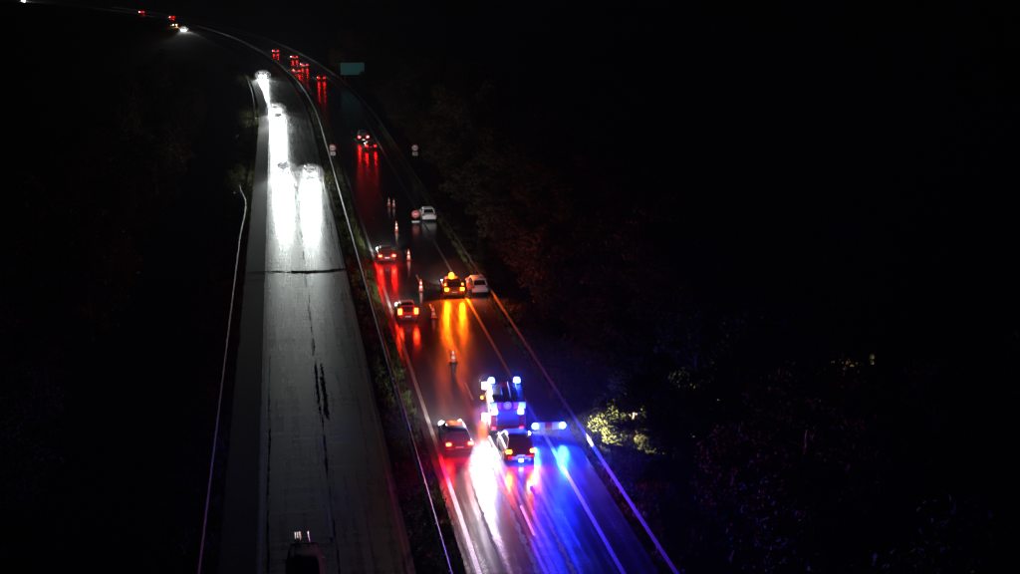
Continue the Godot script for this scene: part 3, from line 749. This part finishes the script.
# a bystander in a hi-vis jacket, one continuous surface meshed from tapered bones
func build_person() -> void:
	var t := thing("person", "person in an orange hi-vis jacket standing beside the parked white car", "person", Vector3(17.0, 0, -121.7), deg_to_rad(200))
	var J := {"hip": Vector3(0, 0.93, 0), "chest": Vector3(0, 1.30, 0.02), "neck": Vector3(0, 1.50, 0), "head": Vector3(0, 1.64, -0.01), "crown": Vector3(0, 1.71, 0.0)}
	var legs := []; var coat := []; var skin := []
	for sx in [-1, 1]:
		var hip := Vector3(sx * 0.09, 0.90, 0); var knee := Vector3(sx * 0.11, 0.50, -0.03); var ank := Vector3(sx * 0.12, 0.09, 0.02); var toe := Vector3(sx * 0.15, 0.045, -0.15)
		legs.append([hip, knee, 0.085, 0.06]); legs.append([knee, ank, 0.06, 0.042]); legs.append([ank, toe, 0.045, 0.035])
		var sh := Vector3(sx * 0.18, 1.42, 0); var el := Vector3(sx * 0.26, 1.14, 0.03); var wr := Vector3(sx * 0.24, 0.93, -0.10)
		coat.append([sh, el, 0.062, 0.05]); coat.append([el, wr, 0.05, 0.036]); coat.append([J.chest, sh, 0.11, 0.065])
		skin.append([wr, wr + Vector3(0, -0.07, -0.03), 0.026, 0.034])
		for f in 5:
			var q := wr + Vector3(0.0 if f else sx * -0.03, -0.08, -0.065 + f * 0.019)
			skin.append([q, q + Vector3(0, -0.045 - 0.006 * (f % 3), -0.012), 0.010, 0.009])
	coat.append([J.hip, J.chest, 0.135, 0.145])
	skin.append([J.chest + Vector3(0, 0.12, 0), J.head, 0.055, 0.06]); skin.append([J.head, J.crown, 0.092, 0.098]); skin.append([J.head + Vector3(0, -0.03, -0.10), J.head + Vector3(0, 0.0, -0.085), 0.018, 0.012])
	var all := legs + coat + skin
	var body := nets(all, 0.026)
	var skm := mat(lin(0.35, 0.2, 0.14), 0.6); skm.vertex_color_use_as_albedo = false
	put("body", body, skm, t)
	put("jacket", nets(coat.map(func(b): return [b[0], b[1], b[2] + 0.014, b[3] + 0.014]), 0.03), mat(lin(0.75, 0.16, 0.03), 0.7), t)
	put("trousers", nets(legs.slice(0, 2).map(func(b): return [b[0], b[1], b[2] + 0.012, b[3] + 0.014]) + legs.slice(3, 5).map(func(b): return [b[0], b[1], b[2] + 0.012, b[3] + 0.014]), 0.03), mat(lin(0.03, 0.035, 0.06), 0.8), t)
	var st := tool(); cbox(st, Vector3(0, 1.12, 0.01), Vector3(0.33, 0.06, 0.335), 0.02); part("reflective_stripe", st, M.white, t)
	put("hair", nets([[J.crown + Vector3(0, 0.0, 0.03), J.crown + Vector3(0, 0.02, 0.0), 0.09, 0.095]], 0.025), mat(lin(0.02, 0.015, 0.01), 0.7), t)
func field(p: Vector3, bones: Array) -> float:
	var k := 28.0; var acc := 0.0
	for b in bones:
		var a: Vector3 = b[0]; var ab: Vector3 = b[1] - a
		var f: float = clampf((p - a).dot(ab) / maxf(ab.length_squared(), 1e-6), 0, 1)
		var d: float = (p - a - ab * f).length() - lerpf(b[2], b[3], f)
		acc += exp(-k * 2.0 * clampf(d, -0.3, 0.5))
	return -log(maxf(acc, 1e-12)) / (k * 2.0)
func nets(bones: Array, cell: float) -> Mesh:
	var lo := Vector3.ONE * 9; var hi := Vector3.ONE * -9
	for b in bones:
		for e in [[b[0], b[2]], [b[1], b[3]]]:
			lo = lo.min(e[0] - Vector3.ONE * (e[1] + 0.06)); hi = hi.max(e[0] + Vector3.ONE * (e[1] + 0.06))
	var n := Vector3i(((hi - lo) / cell).ceil()) + Vector3i.ONE
	var val := PackedFloat32Array(); val.resize(n.x * n.y * n.z)
	for z in n.z:
		for y in n.y:
			for x in n.x:
				val[(z * n.y + y) * n.x + x] = field(lo + Vector3(x, y, z) * cell, bones)
	var idx := func(x: int, y: int, z: int) -> int: return (z * n.y + y) * n.x + x
	var vert := {}; var st := smooth_tool()
	for z in n.z - 1:
		for y in n.y - 1:
			for x in n.x - 1:
				var sum := Vector3.ZERO; var c := 0
				var v := []
				for k in 8: v.append(val[idx.call(x + (k & 1), y + ((k >> 1) & 1), z + (k >> 2))])
				for e in [[0, 1], [2, 3], [4, 5], [6, 7], [0, 2], [1, 3], [4, 6], [5, 7], [0, 4], [1, 5], [2, 6], [3, 7]]:
					var a: float = v[e[0]]; var b: float = v[e[1]]
					if (a < 0.0) != (b < 0.0):
						var p := Vector3(e[0] & 1, (e[0] >> 1) & 1, e[0] >> 2); var q := Vector3(e[1] & 1, (e[1] >> 1) & 1, e[1] >> 2)
						sum += p.lerp(q, a / (a - b)); c += 1
				if c: vert[idx.call(x, y, z)] = lo + (Vector3(x, y, z) + sum / c) * cell
	for z in range(1, n.z - 1):
		for y in range(1, n.y - 1):
			for x in range(1, n.x - 1):
				var a: float = val[idx.call(x, y, z)]
				for ax in 3:
					var d := Vector3i.ZERO; d[ax] = 1
					var b: float = val[idx.call(x + d.x, y + d.y, z + d.z)]
					if (a < 0.0) == (b < 0.0): continue
					var u := Vector3i.ZERO; u[(ax + 1) % 3] = 1
					var w := Vector3i.ZERO; w[(ax + 2) % 3] = 1
					var P := Vector3i(x, y, z); var q := []
					for o in [P, P - u, P - u - w, P - w]:
						q.append(vert.get(idx.call(o.x, o.y, o.z)))
					if q.has(null): continue
					var inside: Vector3 = lo + (Vector3(P) + (Vector3(d) if b < 0.0 else Vector3.ZERO)) * cell
					quad(st, q[0], q[1], q[2], q[3], inside)
	return mesh_of(st)

# mist banks added round lamps and cars to imitate the bloom of bright lights
func mist(where: Vector3, size: Vector3, density: float, label: String) -> void:
	var f := FogVolume.new(); f.name = numbered("halo_mist"); f.shape = RenderingServer.FOG_VOLUME_SHAPE_ELLIPSOID
	var m := FogMaterial.new(); m.albedo = Color(0.92, 0.94, 0.97); m.density = density
	f.material = m; f.size = size; add_child(f); f.position = where
	tag(f, label, "mist", "", "stuff")
func build_halo_mist() -> void:
	for c in get_children():
		var n := String(c.name)
		var fwd: Vector3 = -c.basis.z if c is Node3D else Vector3.ZERO
		if n.begins_with("oncoming_car"): mist(c.position + fwd * 2.8 + Vector3(0, 0.75, 0), Vector3(4.6, 3.2, 5.0), 0.02, "added halo mist in the headlight beams of an oncoming car")
		elif n.begins_with("outbound_car"): mist(c.position - fwd * 3.2 + Vector3(0, 0.9, 0), Vector3(3.4, 2.4, 2.6), 0.010, "added halo mist behind an outbound car")
		elif n.begins_with("patrol_car"): mist(c.position - fwd * 1.2 + Vector3(0, 1.3, 0), Vector3(6.0, 4.4, 8.4), 0.0009, "added halo mist round the amber patrol car")
	for q in [Vector3(13.55, 2.9, -87.1), Vector3(15.3, 2.9, -86.9), Vector3(13.2, 2.0, -83.0), Vector3(14.9, 2.0, -82.8), Vector3(15.85, 0.97, -82.5), Vector3(17.65, 0.97, -82.6), Vector3(13.0, 2.8, -86.2), Vector3(12.6, 1.6, -83.2)]:
		mist(q, Vector3.ONE * 1.8, 0.014 if q.x < 13.1 else 0.009, "added halo mist round one lamp of the convoy")
	mist(Vector3(14.8, 1.8, -83.0), Vector3(17.0, 9.0, 28.0), 0.0012, "added halo mist round the blue lights of the convoy")

# ---------------------------------------------------------------- cones
func build_cones() -> void:
	var c := thing("traffic_cone", "", "cone", Vector3.ZERO, 0.0, "traffic cones closing the lane")
	var st := tool(); cbox(st, Vector3(0, 0.025, 0), Vector3(0.48, 0.05, 0.48), 0.015); part("base", st, M.trim, c)
	var orange := mat(lin(0.75, 0.07, 0.02), 0.5)
	var prof := func(f: float) -> float: return lerpf(0.17, 0.035, f)
	var bands := [[0.0, 0.22, orange], [0.22, 0.42, M.white], [0.42, 0.58, orange], [0.58, 0.78, M.white], [0.78, 1.0, orange]]
	for b in bands:
		st = smooth_tool(); lathe(st, [Vector2(prof.call(b[0]), 0.05 + b[0] * 0.95), Vector2(prof.call(b[1]), 0.05 + b[1] * 0.95)], Vector3.ZERO, Basis.IDENTITY, 18)
		if b[1] == 1.0: lathe(st, [Vector2(0.035, 1.0), Vector2(0.001, 1.01)], Vector3.ZERO, Basis.IDENTITY, 18)
		part("cone_band", st, b[2], c)
	var spots := [[13.43, -171.5, "farthest traffic cone of the row, one of a close set pair"], [13.95, -170.4, "traffic cone standing just beside the farthest one of the row"],
		[12.95, -154.9, "traffic cone level with the lone parked white car's rear"], [12.85, -139.0, "traffic cone beside the low dark saloon"],
		[12.7, -125.1, "traffic cone level with the amber patrol car"], [12.75, -114.9, "traffic cone beside the compact car with upright tail lights"], [12.75, -101.2, "traffic cone nearest to the fire engine"]]
	for i in spots.size():
		var o: Node3D = c
		if i:
			o = c.duplicate(); o.name = numbered("traffic_cone"); add_child(o)
		o.scale = Vector3.ONE * 1.15; o.position = Vector3(spots[i][0], 0.004, spots[i][1]); o.rotation.y = i * 0.7
		o.set_meta("label", spots[i][2])

# ---------------------------------------------------------------- grass
func build_grass() -> void:
	var st := tool()
	for i in 7:
		var a := i * 2.1; var r := 0.05 + 0.02 * (i % 3)
		var b := Vector3(cos(a) * r, -0.02, sin(a) * r); var tip := b * 2.6 + Vector3(0, 0.20 + 0.05 * (i % 4), 0)
		var w := Vector3(-sin(a), 0, cos(a)) * 0.014
		tri(st, b - w, b + w, tip, Vector3(0, -5, 0)); tri(st, b - w + Vector3(0.02, 0, 0.03), b + w + Vector3(0.02, 0, 0.03), tip * Vector3(0.4, 0.8, 0.4), Vector3(0, -5, 0))
	var mm := MultiMesh.new(); mm.transform_format = MultiMesh.TRANSFORM_3D; mm.use_colors = true
	mm.mesh = mesh_of(st)
	var zones := [[6.35, 7.35, 56, 330, 3500], [7.8, 8.52, 56, 330, 9000], [-5.0, -4.25, 56, 420, 9000], [-8.5, -5.4, 56, 420, 14000], [18.6, 19.0, 56, 260, 4000], [19.3, 23.0, 56, 230, 14000]]
	var total := 0
	for z in zones: total += z[4]
	mm.instance_count = total
	var n := FastNoiseLite.new(); n.seed = 4; n.frequency = 0.25
	var k := 0
	for z in zones:
		for i in z[4]:
			var s := rng.randf_range(z[2], z[3]); var x := rng.randf_range(z[0], z[1])
			var f := n.get_noise_2d(s, x * 2.0)
			var sc := (0.5 + 0.8 * rng.randf()) * clampf(1.0 + 1.2 * f, 0.25, 2.0)
			mm.set_instance_transform(k, Transform3D(Basis(Vector3.UP, rng.randf() * TAU).scaled(Vector3(sc * 1.2, sc, sc * 1.2)), at(s, x, ground_y(s, x))))
			var g := rng.randf_range(0.7, 1.3)
			mm.set_instance_color(k, Color(g * (1.0 - 0.3 * f), g, g * 0.8))
			k += 1
	var m := mat(lin(0.085, 0.10, 0.025), 0.7); m.vertex_color_use_as_albedo = true
	m.backlight_enabled = true; m.backlight = Color(0.3, 0.35, 0.1)
	var o := MultiMeshInstance3D.new(); o.name = "grass"; o.multimesh = mm; o.material_override = m; add_child(o)
	tag(o, "rough grass on the central reserve and along the verges", "grass", "", "stuff")
